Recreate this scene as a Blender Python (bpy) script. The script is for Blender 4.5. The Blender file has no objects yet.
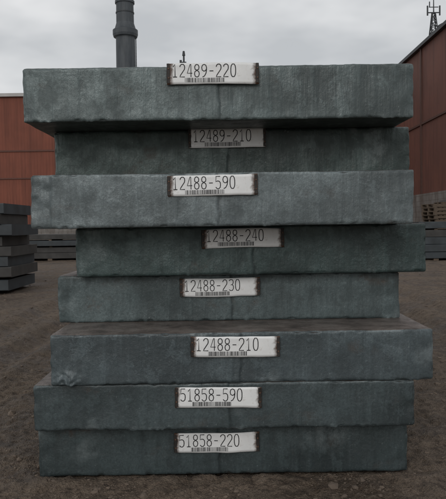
import bpy, math, random
from mathutils import noise, Vector, Matrix
random.seed(7)
scene=bpy.context.scene
H=1.215   # eye height
ROLL=0.0148

# ---------------- material helpers ----------------
class NT:
    def __init__(s,name):
        s.m=bpy.data.materials.new(name); s.m.use_nodes=True
        s.t=s.m.node_tree; s.t.nodes.clear()
        s.out=s.n('ShaderNodeOutputMaterial'); s.b=s.n('ShaderNodeBsdfPrincipled')
        s.l(s.b.outputs[0],s.out.inputs[0]); s.tc=s.n('ShaderNodeTexCoord')
    def n(s,t,**k):
        x=s.t.nodes.new(t)
        for a,v in k.items(): setattr(x,a,v)
        return x
    def l(s,a,b): s.t.links.new(a,b)
    def mapp(s,scale,loc=(0,0,0),src=None):
        m=s.n('ShaderNodeMapping'); m.inputs['Scale'].default_value=scale; m.inputs['Location'].default_value=loc
        s.l(src or s.tc.outputs['Object'],m.inputs[0]); return m.outputs[0]
    def noise(s,scale,vec=None,detail=3,rough=.6,dist=0):
        x=s.n('ShaderNodeTexNoise'); x.inputs['Scale'].default_value=scale
        x.inputs['Detail'].default_value=detail; x.inputs['Roughness'].default_value=rough
        x.inputs['Distortion'].default_value=dist
        s.l(vec or s.tc.outputs['Object'],x.inputs['Vector']); return x.outputs['Fac']
    def attr(s,n): return s.n('ShaderNodeAttribute',attribute_name=n).outputs['Fac']
    def ramp(s,fac,stops):
        r=s.n('ShaderNodeValToRGB'); e=r.color_ramp.elements
        while len(e)<len(stops): e.new(.5)
        for i,(p,c) in enumerate(stops):
            e[i].position=p; e[i].color=(c,c,c,1) if isinstance(c,(int,float)) else (*c,1)
        s.l(fac,r.inputs[0]); return r.outputs[0]
    def mix(s,fac,a,b,mode='MIX'):
        x=s.n('ShaderNodeMix',data_type='RGBA',blend_type=mode)
        for v,i in ((fac,0),(a,6),(b,7)):
            if isinstance(v,(int,float)): x.inputs[i].default_value=v if i==0 else (v,v,v,1)
            elif isinstance(v,tuple): x.inputs[i].default_value=(*v,1)
            else: s.l(v,x.inputs[i])
        return x.outputs[2]
    def math(s,op,a,b=0.0):
        x=s.n('ShaderNodeMath',operation=op)
        for v,i in ((a,0),(b,1)):
            if isinstance(v,(int,float)): x.inputs[i].default_value=v
            else: s.l(v,x.inputs[i])
        return x.outputs[0]
    def bump(s,h,strength,dist):
        x=s.n('ShaderNodeBump'); x.inputs['Strength'].default_value=strength; x.inputs['Distance'].default_value=dist
        s.l(h,x.inputs['Height']); s.l(x.outputs[0],s.b.inputs['Normal'])
    def set(s,k,v):
        if isinstance(v,(int,float)): s.b.inputs[k].default_value=v
        elif isinstance(v,tuple): s.b.inputs[k].default_value=(*v,1)
        else: s.l(v,s.b.inputs[k])

def simple(name,col,rough=.6,metal=0,var=.25,sc=4):
    a=NT(name); f=a.noise(sc,None,2)
    c=a.mix(f,tuple(x*(1-var) for x in col),tuple(x*(1+var) for x in col))
    a.set('Base Color',c); a.set('Roughness',rough); a.set('Metallic',metal); return a.m

def slab_mat(name,base,seed,top=(.085,.072,.06)):
    a=NT(name); off=(seed*3.7,seed*1.3,seed*2.1)
    base=tuple(x*.93 for x in base)
    d=tuple(x*.46 for x in base); L=tuple(min(1,x*1.5+.01) for x in base)
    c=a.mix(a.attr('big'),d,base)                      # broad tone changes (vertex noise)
    st=a.noise(6,a.mapp((5.5,1,.5),off),4,.62)            # torch drag lines
    c=a.mix(a.math('MULTIPLY',a.ramp(st,[(.54,0),(.70,1)]),.22),c,L)
    c=a.mix(a.math('MULTIPLY',a.ramp(st,[(.30,1),(.48,0)]),.40),c,tuple(x*.38 for x in base))
    fl=a.noise(9,a.mapp((1,1,.85),off),6,.71)       # flaky scale
    c=a.mix(a.math('MULTIPLY',a.ramp(fl,[(.54,0),(.58,1)]),.26),c,L)
    c=a.mix(a.math('MULTIPLY',a.ramp(fl,[(.41,1),(.47,0)]),.50),c,tuple(x*.40 for x in base))
    gr=a.noise(110,a.mapp((1,1,.65),off),2,.7)
    c=a.mix(a.ramp(gr,[(.40,0),(.66,.38)]),c,tuple(x*.45 for x in base))
    c=a.mix(a.math('MULTIPLY',a.ramp(gr,[(.23,1),(.31,0)]),.5),c,(.25,.28,.28))
    bl=a.math('MULTIPLY',a.attr('bloom'),a.ramp(fl,[(.44,0),(.56,1)]))
    c=a.mix(a.math('MULTIPLY',bl,.65),c,(.28,.315,.32))
    ru=a.math('MULTIPLY',a.attr('rust'),a.ramp(fl,[(.40,1),(.52,.05)]))
    c=a.mix(a.math('MULTIPLY',ru,.6),c,(.085,.055,.038))
    g=a.n('ShaderNodeNewGeometry'); sx=a.n('ShaderNodeSeparateXYZ'); a.l(g.outputs['Normal'],sx.inputs[0])
    up=a.ramp(sx.outputs[2],[(.75,0),(.96,1)])
    tcol=a.mix(a.ramp(fl,[(.3,0),(.7,1)]),tuple(x*.4 for x in top),tuple(x*1.9 for x in top))
    c=a.mix(up,c,tcol)
    a.set('Base Color',c)
    a.set('Roughness',a.ramp(fl,[(.38,.52),(.62,.32)])); a.set('Metallic',.15)
    a.set('Specular IOR Level',.5)
    h=a.math('ADD',a.math('MULTIPLY',st,1.0),a.math('ADD',a.math('MULTIPLY',fl,1.2),a.math('MULTIPLY',gr,.15)))
    a.bump(h,.7,.007)
    return a.m

# ---------------- mesh helpers ----------------
def obj(name,verts,faces,mat=None,smooth=False,parent=None,loc=(0,0,0)):
    me=bpy.data.meshes.new(name); me.from_pydata(verts,[],faces); me.update()
    if smooth: me.polygons.foreach_set('use_smooth',[True]*len(me.polygons))
    o=bpy.data.objects.new(name,me); scene.collection.objects.link(o); o.location=loc
    if mat: me.materials.append(mat)
    if parent: o.parent=parent
    return o
def empty(name,loc=(0,0,0)):
    e=bpy.data.objects.new(name,None); scene.collection.objects.link(e); e.location=loc; return e
class MB:
    def __init__(s): s.v=[]; s.f=[]
    def box(s,x0,x1,y0,y1,z0,z1):
        b=len(s.v); s.v+=[(x0,y0,z0),(x1,y0,z0),(x1,y1,z0),(x0,y1,z0),(x0,y0,z1),(x1,y0,z1),(x1,y1,z1),(x0,y1,z1)]
        s.f+=[tuple(b+i for i in q) for q in ((0,3,2,1),(4,5,6,7),(0,1,5,4),(1,2,6,5),(2,3,7,6),(3,0,4,7))]
    def cyl(s,p,q,r0,r1=None,n=12,caps=True):
        r1=r0 if r1 is None else r1; p=Vector(p); q=Vector(q); d=(q-p).normalized()
        u=d.orthogonal().normalized(); w=d.cross(u); b=len(s.v)
        for c,r in ((p,r0),(q,r1)):
            for i in range(n):
                a=2*math.pi*i/n; s.v.append(tuple(c+u*math.cos(a)*r+w*math.sin(a)*r))
        for i in range(n):
            j=(i+1)%n; s.f.append((b+i,b+j,b+n+j,b+n+i))
        if caps: s.f.append(tuple(b+i for i in reversed(range(n)))); s.f.append(tuple(b+n+i for i in range(n)))
    def make(s,name,mat,**k): return obj(name,s.v,s.f,mat,**k)

def nz(x,y,z): return noise.noise(Vector((x,y,z)))
def fb(x,y,z,o=5): return noise.fractal(Vector((x,y,z)),1.0,2.0,o)
def sstep(a,b,x):
    t=min(1,max(0,(x-a)/(b-a))); return t*t*(3-2*t)

def axis(L,n,fine):
    a=[i*L/n for i in range(n+1)]
    for e in fine: a+= [e,L-e]
    return sorted(set(round(x,5) for x in a))

def slab(name,cx,yf,z0,z1,mat,seed,W=1.8,Ln=5.5,nx=300,nz_=40,ny=30,yaw=0,slag=1.0,chamf=0,burr=0,rusty=0,bloom=0):
    t=z1-z0
    xs=axis(W,nx,(.002,)); ys=axis(Ln,ny,(.002,.005,.012,.03,.06)); zs=axis(t,nz_,(.002,))
    I,J,K=len(xs)-1,len(ys)-1,len(zs)-1
    idx={}; V=[]; F=[]; A=[];B=[];C=[]
    seamx=W*.515+random.uniform(-.05,.04)
    def vid(i,j,k):
        key=(i,j,k)
        if key in idx: return idx[key]
        x,y,z=xs[i],ys[j],zs[k]
        r=.007+.008*max(0,nz(x*5+seed,y*2,z*5)+.35)
        c=Vector((min(max(x,r),W-r),min(max(y,r),Ln-r),min(max(z,r),t-r)))
        d=Vector((x,y,z))-c
        ds=sorted((min(x,W-x),min(y,Ln-y),min(z,t-z))); ed=max(0,1-ds[1]/.012)
        if d.length>1e-6: d=d.normalized()*r
        p=c+d
        if ed>0 and d.length>0:
            p-=d.normalized()*(max(0,nz(x*26+seed,y*9,z*26+seed)-.15)*.018*ed)
        fw=max(0,1-y/.05)
        sd=x-seamx+.014*nz(z*9,seed,0)
        if fw>0:
            a=nz(x*70+seed,z*3.0,seed)*.0008+nz(x*23,z*2.5,seed+4)*.0016+nz(x*2.2,z*3.5,seed+9)*.006+nz(x*9,z*9,seed+19)*.0028
            a+=.0055*sstep(-.004,.004,sd)+.006*math.exp(-(sd/.005)**2)
            # lumpy ends
            le=max(0,1-min(x,W-x)/.10); a+=le*(.006*nz(x*20,z*16,seed+30)+.006*le)
            p.y+=a*fw
            lb=max(0,1-z/.016)
            if lb>0:
                s_=max(0,nz(x*11+seed*2,3.3,seed)-.18)*max(0,nz(x*55,seed,2)+.5)
                p.z-=s_*.018*lb*slag*fw; p.y-=s_*.014*lb*slag*fw
            tb=max(0,1-(t-z)/.012)
            if tb>0: p.z+=(nz(x*6+seed,7,seed)*.0025+nz(x*45+seed,7,seed)*.0014)*tb*fw
            if chamf and x<chamf+.02:
                lx=sstep(chamf,chamf-.015,x)
                p.y+=(.014*lx+.006*nz(z*22,seed,x*9)*lx)*fw
            if burr: # rough torch start at lower left
                bx=math.exp(-((x-.075)/.055)**2)*math.exp(-((z-.02)/.035)**2)
                p.y-=bx*(.018+.020*nz(x*60,z*60,seed))*fw; p.z-=bx*.014*fw*max(0,nz(x*50,1,seed)+.3)
        p.x+=nz(y*1.5,z*6+seed,seed)*.004+nz(y*9,z*25+seed,seed+3)*.0035
        idx[key]=len(V); V.append((p.x-W/2,p.y,p.z))
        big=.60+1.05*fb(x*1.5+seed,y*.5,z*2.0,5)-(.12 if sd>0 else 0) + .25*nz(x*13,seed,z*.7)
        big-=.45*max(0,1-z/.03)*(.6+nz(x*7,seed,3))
        if fw>0: big-=.7*math.exp(-(sd/.007)**2)
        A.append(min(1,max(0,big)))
        topd=max(0,1-(t-z)/(.02+.09*max(0,nz(x*14,seed,8)+.1)))
        B.append(min(1,max(0,(fb(x*4+seed,y,z*3,4)-.45)*1.0 + (.7+bloom)*topd*max(0,.3+nz(x*7+seed,2,z*4)) + ed*.35 )))
        C.append(min(1,max(0,(fb(x*3+seed*2,y,z*7,5)-.40+rusty)*1.6)))
        return idx[key]
    for i in range(I):
        for k in range(K):
            F.append((vid(i,0,k),vid(i+1,0,k),vid(i+1,0,k+1),vid(i,0,k+1)))
            F.append((vid(i,J,k),vid(i,J,k+1),vid(i+1,J,k+1),vid(i+1,J,k)))
        for j in range(J):
            F.append((vid(i,j,0),vid(i,j+1,0),vid(i+1,j+1,0),vid(i+1,j,0)))
            F.append((vid(i,j,K),vid(i+1,j,K),vid(i+1,j+1,K),vid(i,j+1,K)))
    for j in range(J):
        for k in range(K):
            F.append((vid(0,j,k),vid(0,j,k+1),vid(0,j+1,k+1),vid(0,j+1,k)))
            F.append((vid(I,j,k),vid(I,j+1,k),vid(I,j+1,k+1),vid(I,j,k+1)))
    o=obj(name,V,F,mat,smooth=True,loc=(cx,yf,z0))
    for nme,arr in (('big',A),('bloom',B),('rust',C)):
        at=o.data.attributes.new(nme,'FLOAT','POINT'); at.data.foreach_set('value',arr)
    o.rotation_euler.z=yaw
    return o

# ---------------- slabs ----------------
# cx, yfront, zbottom, ztop, colour, tag(left x, width, top z rel eye), text, yaw
S=[
 (-.021,3.012,.484,.731,(.120,.156,.157),(-.2546,.42,.742),'12489-220',.15),
 (.046,3.31,.246,.484,(.062,.094,.088),(-.1729,.390,.486),'12489-210',-.2),
 (-.005,3.05,-.006,.246,(.170,.206,.214),(-.2578,.420,.234),'12488-590',.1),
 (.143,3.33,-.256,-.006,(.062,.097,.095),(-.1074,.420,-.018),'12488-240',.2),
 (.031,3.41,-.503,-.256,(.104,.138,.142),(-.225,.420,-.279),'12488-230',-.1),
 (.0907,3.03,-.742,-.503,(.112,.144,.156),(-.149,.415,-.521),'12488-210',.2),
 (.005,3.035,-.961,-.742,(.083,.109,.115),(-.224,.405,-.759),'51858-590',-.15),
 (.0,3.13,-1.215,-.961,(.067,.090,.094),(-.236,.412,-1.007),'51858-220',.1),
]
# tag materials
tm=NT('tag_card')
sx=tm.n('ShaderNodeSeparateXYZ'); tm.l(tm.tc.outputs['Object'],sx.inputs[0])
ax=tm.math('ABSOLUTE',sx.outputs[0])
nn=tm.noise(55,None,4,.75)
ff=tm.math('ADD',ax,tm.math('MULTIPLY',tm.math('SUBTRACT',nn,.5),.035))
stain=tm.ramp(ff,[(.178,0),(.186,.6),(.195,1)])
col=tm.mix(tm.noise(14,None,3),(.66,.67,.67),(.88,.88,.87))
gr=tm.ramp(nn,[(.56,0),(.72,.4)])
col=tm.mix(gr,col,(.40,.36,.31))
col=tm.mix(stain,col,(.07,.035,.02))
tm.set('Base Color',col); tm.set('Roughness',.5)
TAG=tm.m
INK=simple('tag_ink',(.008,.008,.010),.6)
PIN=simple('pin_rusty_steel',(.10,.05,.028),.7,var=.6,sc=200)
CLIP=simple('dark_steel_clip',(.026,.021,.018),.6,metal=.2,var=.6,sc=90)

G={ # stroke glyphs in 1 x 2 box
'0':[[(.3,0),(.08,.3),(0,.7),(0,1.3),(.08,1.7),(.3,2),(.7,2),(.92,1.7),(1,1.3),(1,.7),(.92,.3),(.7,0),(.3,0)]],
'1':[[(.1,1.6),(.5,2),(.5,0)],[(.1,0),(.9,0)]],
'2':[[(0,1.6),(.1,1.85),(.35,2),(.7,2),(.93,1.82),(1,1.5),(.93,1.2),(.1,.25),(0,0),(1,0)]],
'3':[[(0,1.8),(.3,2),(.7,2),(.95,1.8),(.97,1.4),(.75,1.1),(.4,1.05)],[(.75,1.1),(1,.8),(1,.35),(.75,.03),(.3,0),(0,.2)]],
'4':[[(.78,0),(.78,2),(.6,2),(0,.6),(1.05,.6)]],
'5':[[(.95,2),(.08,2),(.03,1.15),(.35,1.25),(.7,1.22),(.95,1.0),(1,.6),(.92,.22),(.65,0),(.3,0),(0,.25)]],
'8':[[(.5,1.08),(.12,1.25),(.05,1.6),(.2,1.92),(.5,2),(.8,1.92),(.95,1.6),(.88,1.25),(.5,1.08),(.1,.85),(0,.5),(.15,.12),(.5,0),(.85,.12),(1,.5),(.9,.85),(.5,1.08)]],
'9':[[(.15,0),(.55,.15),(.88,.6),(1,1.2),(1,1.5),(.85,1.88),(.5,2),(.15,1.88),(0,1.5),(.1,1.1),(.45,.92),(.8,1.02),(.98,1.3)]],
'-':[[(.1,.95),(.9,.95)]],
}
def make_tag(parent,lx,w,ztop,cx,z0,text,seed):
    h=.096; nx,nzz=32,8
    sk=random.uniform(-.012,.012)
    def surf(u,v):
        e=abs(u/w-.5)*2
        return -.0110-.004*nz(u*8,v*6,seed*5)-.003*max(0,1-e)-.003*math.sin(u*19+seed)*(1-e*.6) - (.020*max(0,v/h-.7)*max(-.2,nz(u*11,seed,0)))-(.014*max(0,.25-v/h)*max(-.2,nz(u*9,seed,6)))
    V=[];F=[]
    tl=math.radians(random.uniform(-.5,.7))
    for j in range(nzz+1):
        for i in range(nx+1):
            u=w*i/nx; v=h*j/nzz
            jag=.004*nz(v*90,seed,i) if i in(0,nx) else 0
            V.append((u-w/2+jag,surf(u,v),v-h/2+.0016*nz(u*14,seed,j*.2)+sk*((u/w-.5)**2)*2))
    for j in range(nzz):
        for i in range(nx):
            a=j*(nx+1)+i; F.append((a,a+1,a+nx+2,a+nx+1))
    t=obj('tag_card',V,F,TAG,smooth=True)
    t.parent=parent; t.location=(lx+w/2-cx,0,ztop-h/2-z0); t.rotation_euler=(0,tl,0)
    so=t.modifiers.new('s','SOLIDIFY'); so.thickness=.0008
    cu=bpy.data.curves.new('tag_number','CURVE'); cu.dimensions='3D'; cu.bevel_depth=.0024; cu.bevel_resolution=1
    cw,chh,pitch=.0220,.0285,.0332
    x=.026; zb=h-.008-2*chh
    for ch in text:
        for st in G[ch]:
            sp=cu.splines.new('POLY'); sp.points.add(len(st)-1)
            for q,(gx,gz) in zip(sp.points,st):
                u=x+gx*cw; v=zb+gz*chh
                q.co=(u-w/2,surf(u,v)+.0006,v-h/2,1)
        x+=pitch
    c=bpy.data.objects.new('tag_number',cu); scene.collection.objects.link(c); c.parent=t; cu.materials.append(INK)
    b=MB(); u=.082; r=random.Random(seed)
    while u<.262:
        ww=r.choice((.0014,.0014,.0028,.004))
        for (va,vb) in ((.007,.017),(.017,.027)):
            ya=surf(u,va)-.0013; yb=surf(u,vb)-.0013
            k=len(b.v); b.v+=[(u-w/2,ya,va-h/2),(u+ww-w/2,ya,va-h/2),(u+ww-w/2,yb,vb-h/2),(u-w/2,yb,vb-h/2)]
            b.f.append((k,k+1,k+2,k+3))
        u+=ww+r.choice((.0016,.0024,.0036))
    b.make('tag_barcode',INK,parent=t)
    p=MB(); cl=MB()
    for uu in (.007,w-.007):
        rows=8; b0=len(cl.v)
        for q in range(rows+1):
            v=h*(.04+.92*q/rows); wob=.003*nz(q*1.7,seed,uu*9)
            y=surf(uu,v)-.0022
            for dx,dy in ((-.0085,.004),(-.006,0),(.005,0),(.0065,.002)):
                cl.v.append((uu-w/2+dx+wob+.003*nz(q*3.1,seed,dx*90),y+dy,v-h/2))
        for q in range(rows):
            for e in range(3):
                a=b0+q*4+e; cl.f.append((a,a+1,a+5,a+4))
        for vv in (h*.28,h*.72) :
            y=surf(uu,vv)
            p.cyl((uu-w/2,y+.02,vv-h/2),(uu-w/2,y-.005,vv-h/2),.0050,.0036,10)
    cl.make('end_clips',CLIP,parent=t)
    p.make('tag_pins',PIN,parent=t)

for n,(cx,yf,z0,z1,col,tag,text,yaw) in enumerate(S):
    sh=((z0+z1)/2+.115)*ROLL
    m=slab_mat('slab_scale_%d'%n,col,n*1.7+1,top=(.080,.064,.054) if n!=5 else (.115,.094,.083))
    o=slab('steel_slab',cx+sh,yf,z0+H,z1+H,m,n*3.1+2,yaw=math.radians(yaw),slag=1.3 if n in(5,0) else .9,
           chamf=.105 if n==2 else 0,burr=1 if n==5 else 0,rusty=.08 if n in(7,6) else 0,bloom=.6 if n==2 else .15)
    make_tag(o,tag[0]+sh,tag[1],tag[2]+H,cx+sh,z0+H,text,n+1)

# ---------------- neighbouring stacks ----------------
dk=simple('yard_slab_scale',(.030,.037,.042),.6,var=.7,sc=3.2)
dk2=simple('yard_slab_rusty',(.038,.036,.034),.7,var=.7,sc=3.6)
wood=simple('dunnage_timber',(.09,.065,.045),.8,sc=9)
def stack(x0,x1,y0,depth,n,t,seed,mats=(dk,dk2),ground=0.0):
    r=random.Random(seed); e=empty('slab_stack',((x0+x1)/2,y0,ground)); hw=(x1-x0)/2
    z=.06
    for k in range(n):
        a=r.uniform(-.14,.14); b=r.uniform(-.12,.12); c=r.uniform(-.1,.1)
        tt=t*r.uniform(.9,1.08)
        X0,X1,Y0,Y1=-hw+a,hw+b,c,c+depth; ch=.014
        V=[];F=[];n_=40
        sec=[(Y0,ch),(Y0+ch,0),(Y1-ch,0),(Y1,ch),(Y1,tt-ch),(Y1-ch,tt),(Y0+ch,tt),(Y0,tt-ch)]
        for i in range(n_+1):
            xx=X0+(X1-X0)*i/n_
            for (yy,zz) in sec:
                V.append((xx,yy+.014*nz(xx*2.3,k,seed+zz*3),z+zz+.005*nz(xx*1.7,k*3,seed)))
        for i in range(n_):
            for q in range(8):
                q2=(q+1)%8; F.append((i*8+q,(i+1)*8+q,(i+1)*8+q2,i*8+q2))
        F.append(tuple(range(8))); F.append(tuple(n_*8+q for q in reversed(range(8))))
        obj('slab_%d'%(k+1),V,F,mats[0] if r.random()<.7 else mats[1],parent=e)
        z+=tt+.004
        if k<n-1 and r.random()<.4:
            w=MB()
            for q in range(4):
                px=-hw+.4+q*(2*hw-.9)/3; w.box(px,px+.1,c+.05,c+depth-.05,z-.006,z+.04)
            w.make('spacer_timber',wood,parent=e); z+=.043
    w=MB()
    for q in range(4):
        px=-hw+.35+q*(2*hw-.9)/3; w.box(px,px+.16,.03,depth-.05,-.05,.064)
    w.make('base_timber',wood,parent=e)
stack(-9.9,-3.98,12.0,1.7,8,.200,3)
stack(-13.0,-5.1,14.6,1.7,6,.2,4)
stack(-8.5,-2.6,24,1.8,4,.2,5)
stack(6.3,13,20.5,1.8,5,.22,6)
stack(-16,-9.5,30,1.8,5,.22,12)

# wooden pallets piled by the tall mill building
def pallets(x,y,n,seed,rot):
    r=random.Random(seed); e=empty('wooden_pallet_pile',(x,y,0)); e.rotation_euler.z=rot
    for k in range(n):
        m=MB(); z=k*.147; ox,oy=r.uniform(-.05,.05),r.uniform(-.05,.05)
        for q in range(3): m.box(ox-.6,ox+.6,oy-.5+q*.45,oy-.4+q*.45,z+.022,z+.122)
        for q in range(7): m.box(ox-.6+q*.18,ox-.48+q*.18,oy-.5,oy+.5,z+.1225,z+.144)
        for q in (0,3,6): m.box(ox-.6+q*.18,ox-.48+q*.18,oy-.5,oy+.5,z,z+.0215)
        m.make('pallet_%d'%(k+1),wood,parent=e)
pallets(8.6,25.5,13,2,.2)
pallets(10.2,25.9,10,5,-.1)
pallets(11.5,33,15,8,.1)

# ---------------- ground ----------------
g=NT('dirt_ground')
n1=g.noise(1.3,None,4,.7); n2=g.noise(14,None,5,.78); n3=g.noise(90,None,2,.8)
c=g.mix(g.ramp(n1,[(.38,0),(.60,1)]),(.084,.058,.039),(.195,.148,.110))
c=g.mix(g.ramp(n2,[(.50,0),(.64,.55)]),c,(.24,.19,.145))
c=g.mix(g.ramp(n2,[(.36,.8),(.48,0)]),c,(.040,.027,.018))
c=g.mix(g.ramp(n3,[(.50,0),(.66,.6)]),c,(.045,.031,.022))
g.set('Base Color',c)
g.set('Roughness',g.ramp(n1,[(.36,.38),(.56,.9)])); g.set('Specular IOR Level',.4)
g.bump(g.math('ADD',n2,g.math('MULTIPLY',n3,.3)),1.0,.07)
def gh(x,y):
    d=math.hypot(x,max(0,y))
    a=.022*nz(x*1.3,y*1.3,0)+.018*nz(x*5,y*5,3)+.017*nz(x*14,y*14,5)+.010*nz(x*38,y*38,8)
    far=.05*nz(x*.25,y*.25,9)
    for rx in (-2.15,-2.75,2.3,2.9):
        s=(x-rx-.15*math.sin(y*.25))/.13
        if abs(s)<6:
            a+=-.055*math.exp(-s*s)+.036*math.exp(-(abs(s)-1.7)**2*2)
            a+=.010*math.exp(-s*s)*math.sin(y*38)*(.5+nz(x*3,y*2,1))
    if abs(x)<.93 and 3.1<y<9: a=min(a,0)-.004
    elif y<5 and abs(x)<1.1: a+=.008*math.exp(-abs(y-3.1)*12)
    return a+far*min(1,d/12)*(0 if d<5 else 1) -.004
def spaced(lo,hi,c,s0,gr):
    out=[c]; x=c; s=s0
    while x<hi: x+=s; out.append(x); s=s*gr if abs(x-c)>1.6 else s
    x=c; s=s0
    while x>lo: x-=s; out.insert(0,x); s=s*gr if abs(x-c)>1.6 else s
    return out
gx=spaced(-500,500,0,.014,1.025); gy=spaced(-60,700,2.9,.014,1.02)
V=[(x,y,gh(x,y)) for y in gy for x in gx]; nxg=len(gx)
F=[(j*nxg+i,j*nxg+i+1,(j+1)*nxg+i+1,(j+1)*nxg+i) for j in range(len(gy)-1) for i in range(nxg-1)]
obj('ground',V,F,g.m,smooth=True)

# stones / clods
stone=simple('stone',(.125,.096,.074),.9,var=.7,sc=2.7)
V=[];F=[]
t_=(1+5**.5)/2
ico=[Vector(v).normalized() for v in [(-1,t_,0),(1,t_,0),(-1,-t_,0),(1,-t_,0),(0,-1,t_),(0,1,t_),(0,-1,-t_),(0,1,-t_),(t_,0,-1),(t_,0,1),(-t_,0,-1),(-t_,0,1)]]
icf=[(0,11,5),(0,5,1),(0,1,7),(0,7,10),(0,10,11),(1,5,9),(5,11,4),(11,10,2),(10,7,6),(7,1,8),(3,9,4),(3,4,2),(3,2,6),(3,6,8),(3,8,9),(4,9,5),(2,4,11),(6,2,10),(8,6,7),(9,8,1)]
cnt=0
while cnt<8000:
    if cnt<3600: x=random.uniform(-1.9,1.9); y=random.uniform(2.3,3.4)
    else: y=2.4+random.random()**1.6*14; x=random.uniform(-1,1)*(1.2+y*.42)
    if abs(x)<.93 and y>3.12 and y<9: continue
    if nz(x*2.3,y*2.3,4)<-.05+random.uniform(-.3,.3): cnt+=1; continue
    s=min(.028,.0028*math.exp(random.gauss(.2,.65)))*(1 if y<4 else 1.8)
    b=len(V); z=gh(x,y); sc=Vector((random.uniform(.7,1.4),random.uniform(.7,1.4),random.uniform(.45,.9)))
    R=Matrix.Rotation(random.uniform(0,6.3),3,'Z')
    for v in ico:
        q=R@Vector((v.x*sc.x,v.y*sc.y,v.z*sc.z))*s*random.uniform(.7,1.2)
        V.append((x+q.x,y+q.y,z+q.z+s*.1))
    F+=[tuple(b+i for i in f) for f in icf]; cnt+=1
obj('gravel',V,F,stone)

# ---------------- mill buildings ----------------
def siding(name,c1,c2,axisx=True):
    a=NT(name)
    c=a.mix(a.ramp(a.noise(.3,None,3,.6),[(.35,0),(.65,1)]),c1,c2)
    stv=a.noise(1.0,a.mapp((2.2,2.2,.12)),4,.7)
    c=a.mix(a.ramp(stv,[(.48,0),(.7,.6)]),c,tuple(x*.5 for x in c1))
    a.set('Base Color',c); a.set('Roughness',.75)
    w=a.n('ShaderNodeTexWave',wave_type='BANDS',bands_direction='X' if axisx else 'Y'); w.inputs['Scale'].default_value=1.1
    a.l(a.tc.outputs['Object'],w.inputs['Vector']); a.bump(w.outputs['Fac'],.5,.06); return a.m
red=siding('red_siding',(.155,.046,.027),(.205,.062,.036))
red2=siding('dark_red_siding',(.110,.042,.030),(.150,.056,.038),False)
a=NT('masonry_base')
bk=a.n('ShaderNodeTexBrick'); bk.inputs['Scale'].default_value=1.0
bk.inputs['Brick Width'].default_value=.8; bk.inputs['Row Height'].default_value=.4; bk.inputs['Mortar Size'].default_value=.02
bk.inputs['Color1'].default_value=(.21,.195,.18,1); bk.inputs['Color2'].default_value=(.175,.165,.155,1); bk.inputs['Mortar'].default_value=(.12,.11,.10,1)
cx_=a.n('ShaderNodeSeparateXYZ'); a.l(a.tc.outputs['Object'],cx_.inputs[0]); cb=a.n('ShaderNodeCombineXYZ')
a.l(a.math('ADD',cx_.outputs[0],cx_.outputs[1]),cb.inputs[0]); a.l(cx_.outputs[2],cb.inputs[1]); a.l(cb.outputs[0],bk.inputs['Vector'])
gm=a.ramp(a.noise(1.0,a.mapp((1,1,.3)),4,.7),[(.40,0),(.62,.8)])
a.set('Base Color',a.mix(gm,bk.outputs['Color'],(.085,.065,.052))); a.set('Roughness',.85)
conc=a.m
trim=simple('roof_trim',(.38,.37,.36),.6,sc=1)
darkm=simple('opening_dark',(.02,.02,.022),.5)
glass=simple('mill_glazing',(.09,.075,.07),.3,sc=2)
steel=simple('dark_painted_steel',(.030,.034,.038),.6,sc=1.5)
seamm=simple('siding_seam',(.10,.038,.026),.7)

b1=empty('mill_building')
zt=13.2; Y=60
m=MB(); m.box(-75,14.9,Y,Y+40,0,zt); m.make('walls',red,parent=b1)
m=MB(); m.box(-75.2,15.0,Y-.25,Y+40.2,zt,zt+.3); m.make('parapet_trim',trim,parent=b1)
m=MB(); m.box(-75.1,14.9,Y-.12,Y-.003,0,1.3); m.make('concrete_plinth',conc,parent=b1)
m=MB()
for k in range(14):
    x=-72+k*6.3; m.box(x,x+.12,Y-.1,Y-.004,1.3,zt)
m.box(-75,14.8,Y-.08,Y-.005,8.2,8.35); m.box(-75,14.8,Y-.08,Y-.005,5.7,5.82)
m.make('siding_joints',seamm,parent=b1)
m=MB()
for k in (1,3,5,11,12):
    x=-71.4+k*6.3; m.box(x,x+5.0,Y-.06,Y-.006,9.4,10.6)
m.make('windows',glass,parent=b1)
m=MB()
for k in (1,4,7,10,12):
    x=-70.6+k*6.3; m.box(x,x+3.8,Y-.13,Y-.007,.01,5.6)
m.make('doors',darkm,parent=b1)
m=MB()
for k in range(6):
    x=-60+k*12; m.box(x,x+4,Y+12,Y+16,zt+.3,zt+1.0); 
m.make('roof_vents',steel,parent=b1)

b2=empty('tall_mill_building')
X=15.3; zt=14.35; Y0,Y1=26,58.5
m=MB(); m.box(X,X+35,Y0,Y1,3.35,zt); m.make('walls',red2,parent=b2)
m=MB(); m.box(X-.12,X+35,Y0-.1,Y1-.1,0,3.35); m.make('masonry_base',conc,parent=b2)
m=MB(); m.box(X-.3,X+35.2,Y0-.3,Y1+.2,zt,zt+.25); m.make('roof_edge',steel,parent=b2)
m=MB()
for k in range(5):
    y=Y0+1+k*7.6; m.box(X-.12,X-.004,y,y+.2,3.36,zt-.01)
m.box(X-.1,X-.005,Y0,Y1-.1,8.6,8.75)
m.make('siding_joints',simple('joint_dark',(.07,.032,.024),.7),parent=b2)
m=MB()
for k in range(1,8,3):
    y=Y0+1.8+k*3.8; m.box(X-.20,X-.115,y,y+2.4,.02,2.7)
m.make('doors',simple('door_grey',(.10,.10,.10),.6),parent=b2)

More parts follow.
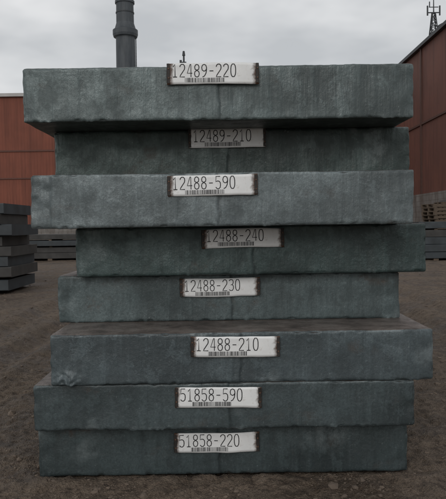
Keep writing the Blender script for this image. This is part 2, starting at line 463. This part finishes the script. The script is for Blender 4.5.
# rooftop mast on tall building
ma=empty('roof_antenna_mast',(15.75,48.5,14.6))
m=MB()
for a,b in ((-.28,-.28),(.28,-.28),(.28,.28),(-.28,.28)): m.cyl((a,b,0),(a*.35,b*.35,2.0),.05,.04,6)
for k in range(4):
    z=.05+k*.48; r=.28*(1-.65*z/2.0)
    for q in range(4):
        z2=z+.48; r2=.28*(1-.65*z2/2.0)
        P=[(-r,-r),(r,-r),(r,r),(-r,r)]; p=P[q]; p2=P[(q+1)%4]
        P2=[(-r2,-r2),(r2,-r2),(r2,r2),(-r2,r2)]
        m.cyl((*p,z),(*p2,z),.03,n=5); m.cyl((*p,z),(*P2[(q+1)%4],z2),.025,n=5)
m.make('lattice',steel,parent=ma)
m=MB(); m.cyl((0,0,1.9),(0,0,3.3),.05,.03,8); m.cyl((-.5,0,2.0),(.5,0,2.0),.04,n=6); m.cyl((-.35,0,2.4),(.35,0,2.4),.03,n=6)
for a in(-.45,.45): m.cyl((a,0,1.8),(a,0,2.5),.06,n=8)
m.cyl((-.3,0,2.4),(-.3,0,2.8),.04,n=6); m.cyl((.3,0,1.0),(.65,0,1.1),.06,.15,n=10)
m.make('antennas',steel,parent=ma)

# chimney
ch=empty('chimney_stack',(-10.75,75,0))
prof=[(0,1.25),(12,1.15),(22.7,1.08),(22.75,1.34),(23.0,1.42),(23.5,1.42),(23.65,1.2),(24.3,1.0),(26.5,.98),(26.52,1.10),(26.78,1.10),(26.8,.85),(25.5,.82)]
V=[];F=[];N=40
for z,r in prof:
    for i in range(N): V.append((r*math.cos(6.28318*i/N),r*math.sin(6.28318*i/N),z))
for a in range(len(prof)-1):
    for i in range(N):
        j=(i+1)%N; F.append((a*N+i,a*N+j,(a+1)*N+j,(a+1)*N+i))
cs=NT('chimney_steel')
cc=cs.mix(cs.ramp(cs.noise(1.2,cs.mapp((1.5,1.5,.25)),4,.65),[(.35,0),(.7,1)]),(.024,.031,.038),(.065,.074,.082))
cs.set('Base Color',cc); cs.set('Roughness',.6)
o=obj('shaft',V,F,cs.m,parent=ch)
m=MB()
for z in (14,17,20,25.4): m.cyl((0,0,z),(0,0,z+.12),1.20-.006*z,n=32)
m.make('ring_flanges',steel,parent=ch)
m=MB()
for s in(-.2,.2): m.cyl((1.2,s,2),(1.18,s,22.7),.03,n=5)
for q in range(60): m.cyl((1.2,-.2,2+q*.345),(1.2,.2,2+q*.345),.02,n=4)
m.make('ladder',steel,parent=ch)

# flood-light pole
fp=empty('floodlight_pole',(-3.65,66,0))
m=MB(); m.cyl((0,0,0),(0,0,18.3),.16,.09,10); m.cyl((-.3,0,17.6),(.25,0,17.6),.05,n=6); m.make('pole',steel,parent=fp)
m=MB(); m.cyl((0,0,18.25),(0,0,18.7),.16,.1,10); m.box(-.42,-.2,-.12,.12,17.55,17.8); m.make('lamp_heads',steel,parent=fp)

# ---------------- sky, sun ----------------
w=bpy.data.worlds.new("World"); scene.world=w; w.use_nodes=True; t=w.node_tree; t.nodes.clear()
N_=t.nodes.new; Lk=t.links.new
out=N_('ShaderNodeOutputWorld'); bg=N_('ShaderNodeBackground'); Lk(bg.outputs[0],out.inputs[0]); bg.inputs[1].default_value=.1
sky=N_('ShaderNodeTexSky'); sky.sky_type='NISHITA'; sky.sun_disc=False
SE,SR=math.radians(27),math.radians(194)
sky.sun_elevation=SE; sky.sun_rotation=SR
tc=N_('ShaderNodeTexCoord'); mp=N_('ShaderNodeMapping'); mp.inputs['Scale'].default_value=(1,1,2.4); mp.inputs['Location'].default_value=(.3,.1,.35)
Lk(tc.outputs['Generated'],mp.inputs[0])
nt=N_('ShaderNodeTexNoise'); nt.inputs['Scale'].default_value=3.4; nt.inputs['Detail'].default_value=4; nt.inputs['Roughness'].default_value=.5
Lk(mp.outputs[0],nt.inputs['Vector'])
cr=N_('ShaderNodeValToRGB'); e=cr.color_ramp.elements; e[0].position=.36; e[0].color=(5.3,5.45,5.6,1); e[1].position=.62; e[1].color=(8.4,8.4,8.4,1)
Lk(nt.outputs['Fac'],cr.inputs[0])
mx=N_('ShaderNodeMix'); mx.data_type='RGBA'; mx.inputs[0].default_value=.94
Lk(sky.outputs[0],mx.inputs[6]); Lk(cr.outputs[0],mx.inputs[7]); Lk(mx.outputs[2],bg.inputs[0])
w.cycles.sampling_method='MANUAL'; w.cycles.sample_map_resolution=256
sl=bpy.data.lights.new('sun','SUN'); sl.energy=.75; sl.angle=math.radians(28); sl.color=(1,.97,.93)
so=bpy.data.objects.new('sun',sl); scene.collection.objects.link(so)
d=Vector((math.sin(SR)*math.cos(SE),math.cos(SR)*math.cos(SE),math.sin(SE)))
so.rotation_euler=d.to_track_quat('Z','Y').to_euler()

# ---------------- camera ----------------
cd=bpy.data.cameras.new('camera'); cam=bpy.data.objects.new('camera',cd); scene.collection.objects.link(cam)
cd.sensor_fit='HORIZONTAL'; cd.sensor_width=36; cd.lens=651/446*36; cd.clip_end=2000; cd.clip_start=.05
pitch=math.atan(24.5/651)
cam.matrix_world=Matrix.Translation((0,0,H))@Matrix.Rotation(math.pi/2-pitch,4,'X')@Matrix.Rotation(-.0148,4,'Z')
scene.camera=cam
scene.view_settings.view_transform='Standard'; scene.view_settings.look='None'; scene.view_settings.exposure=0
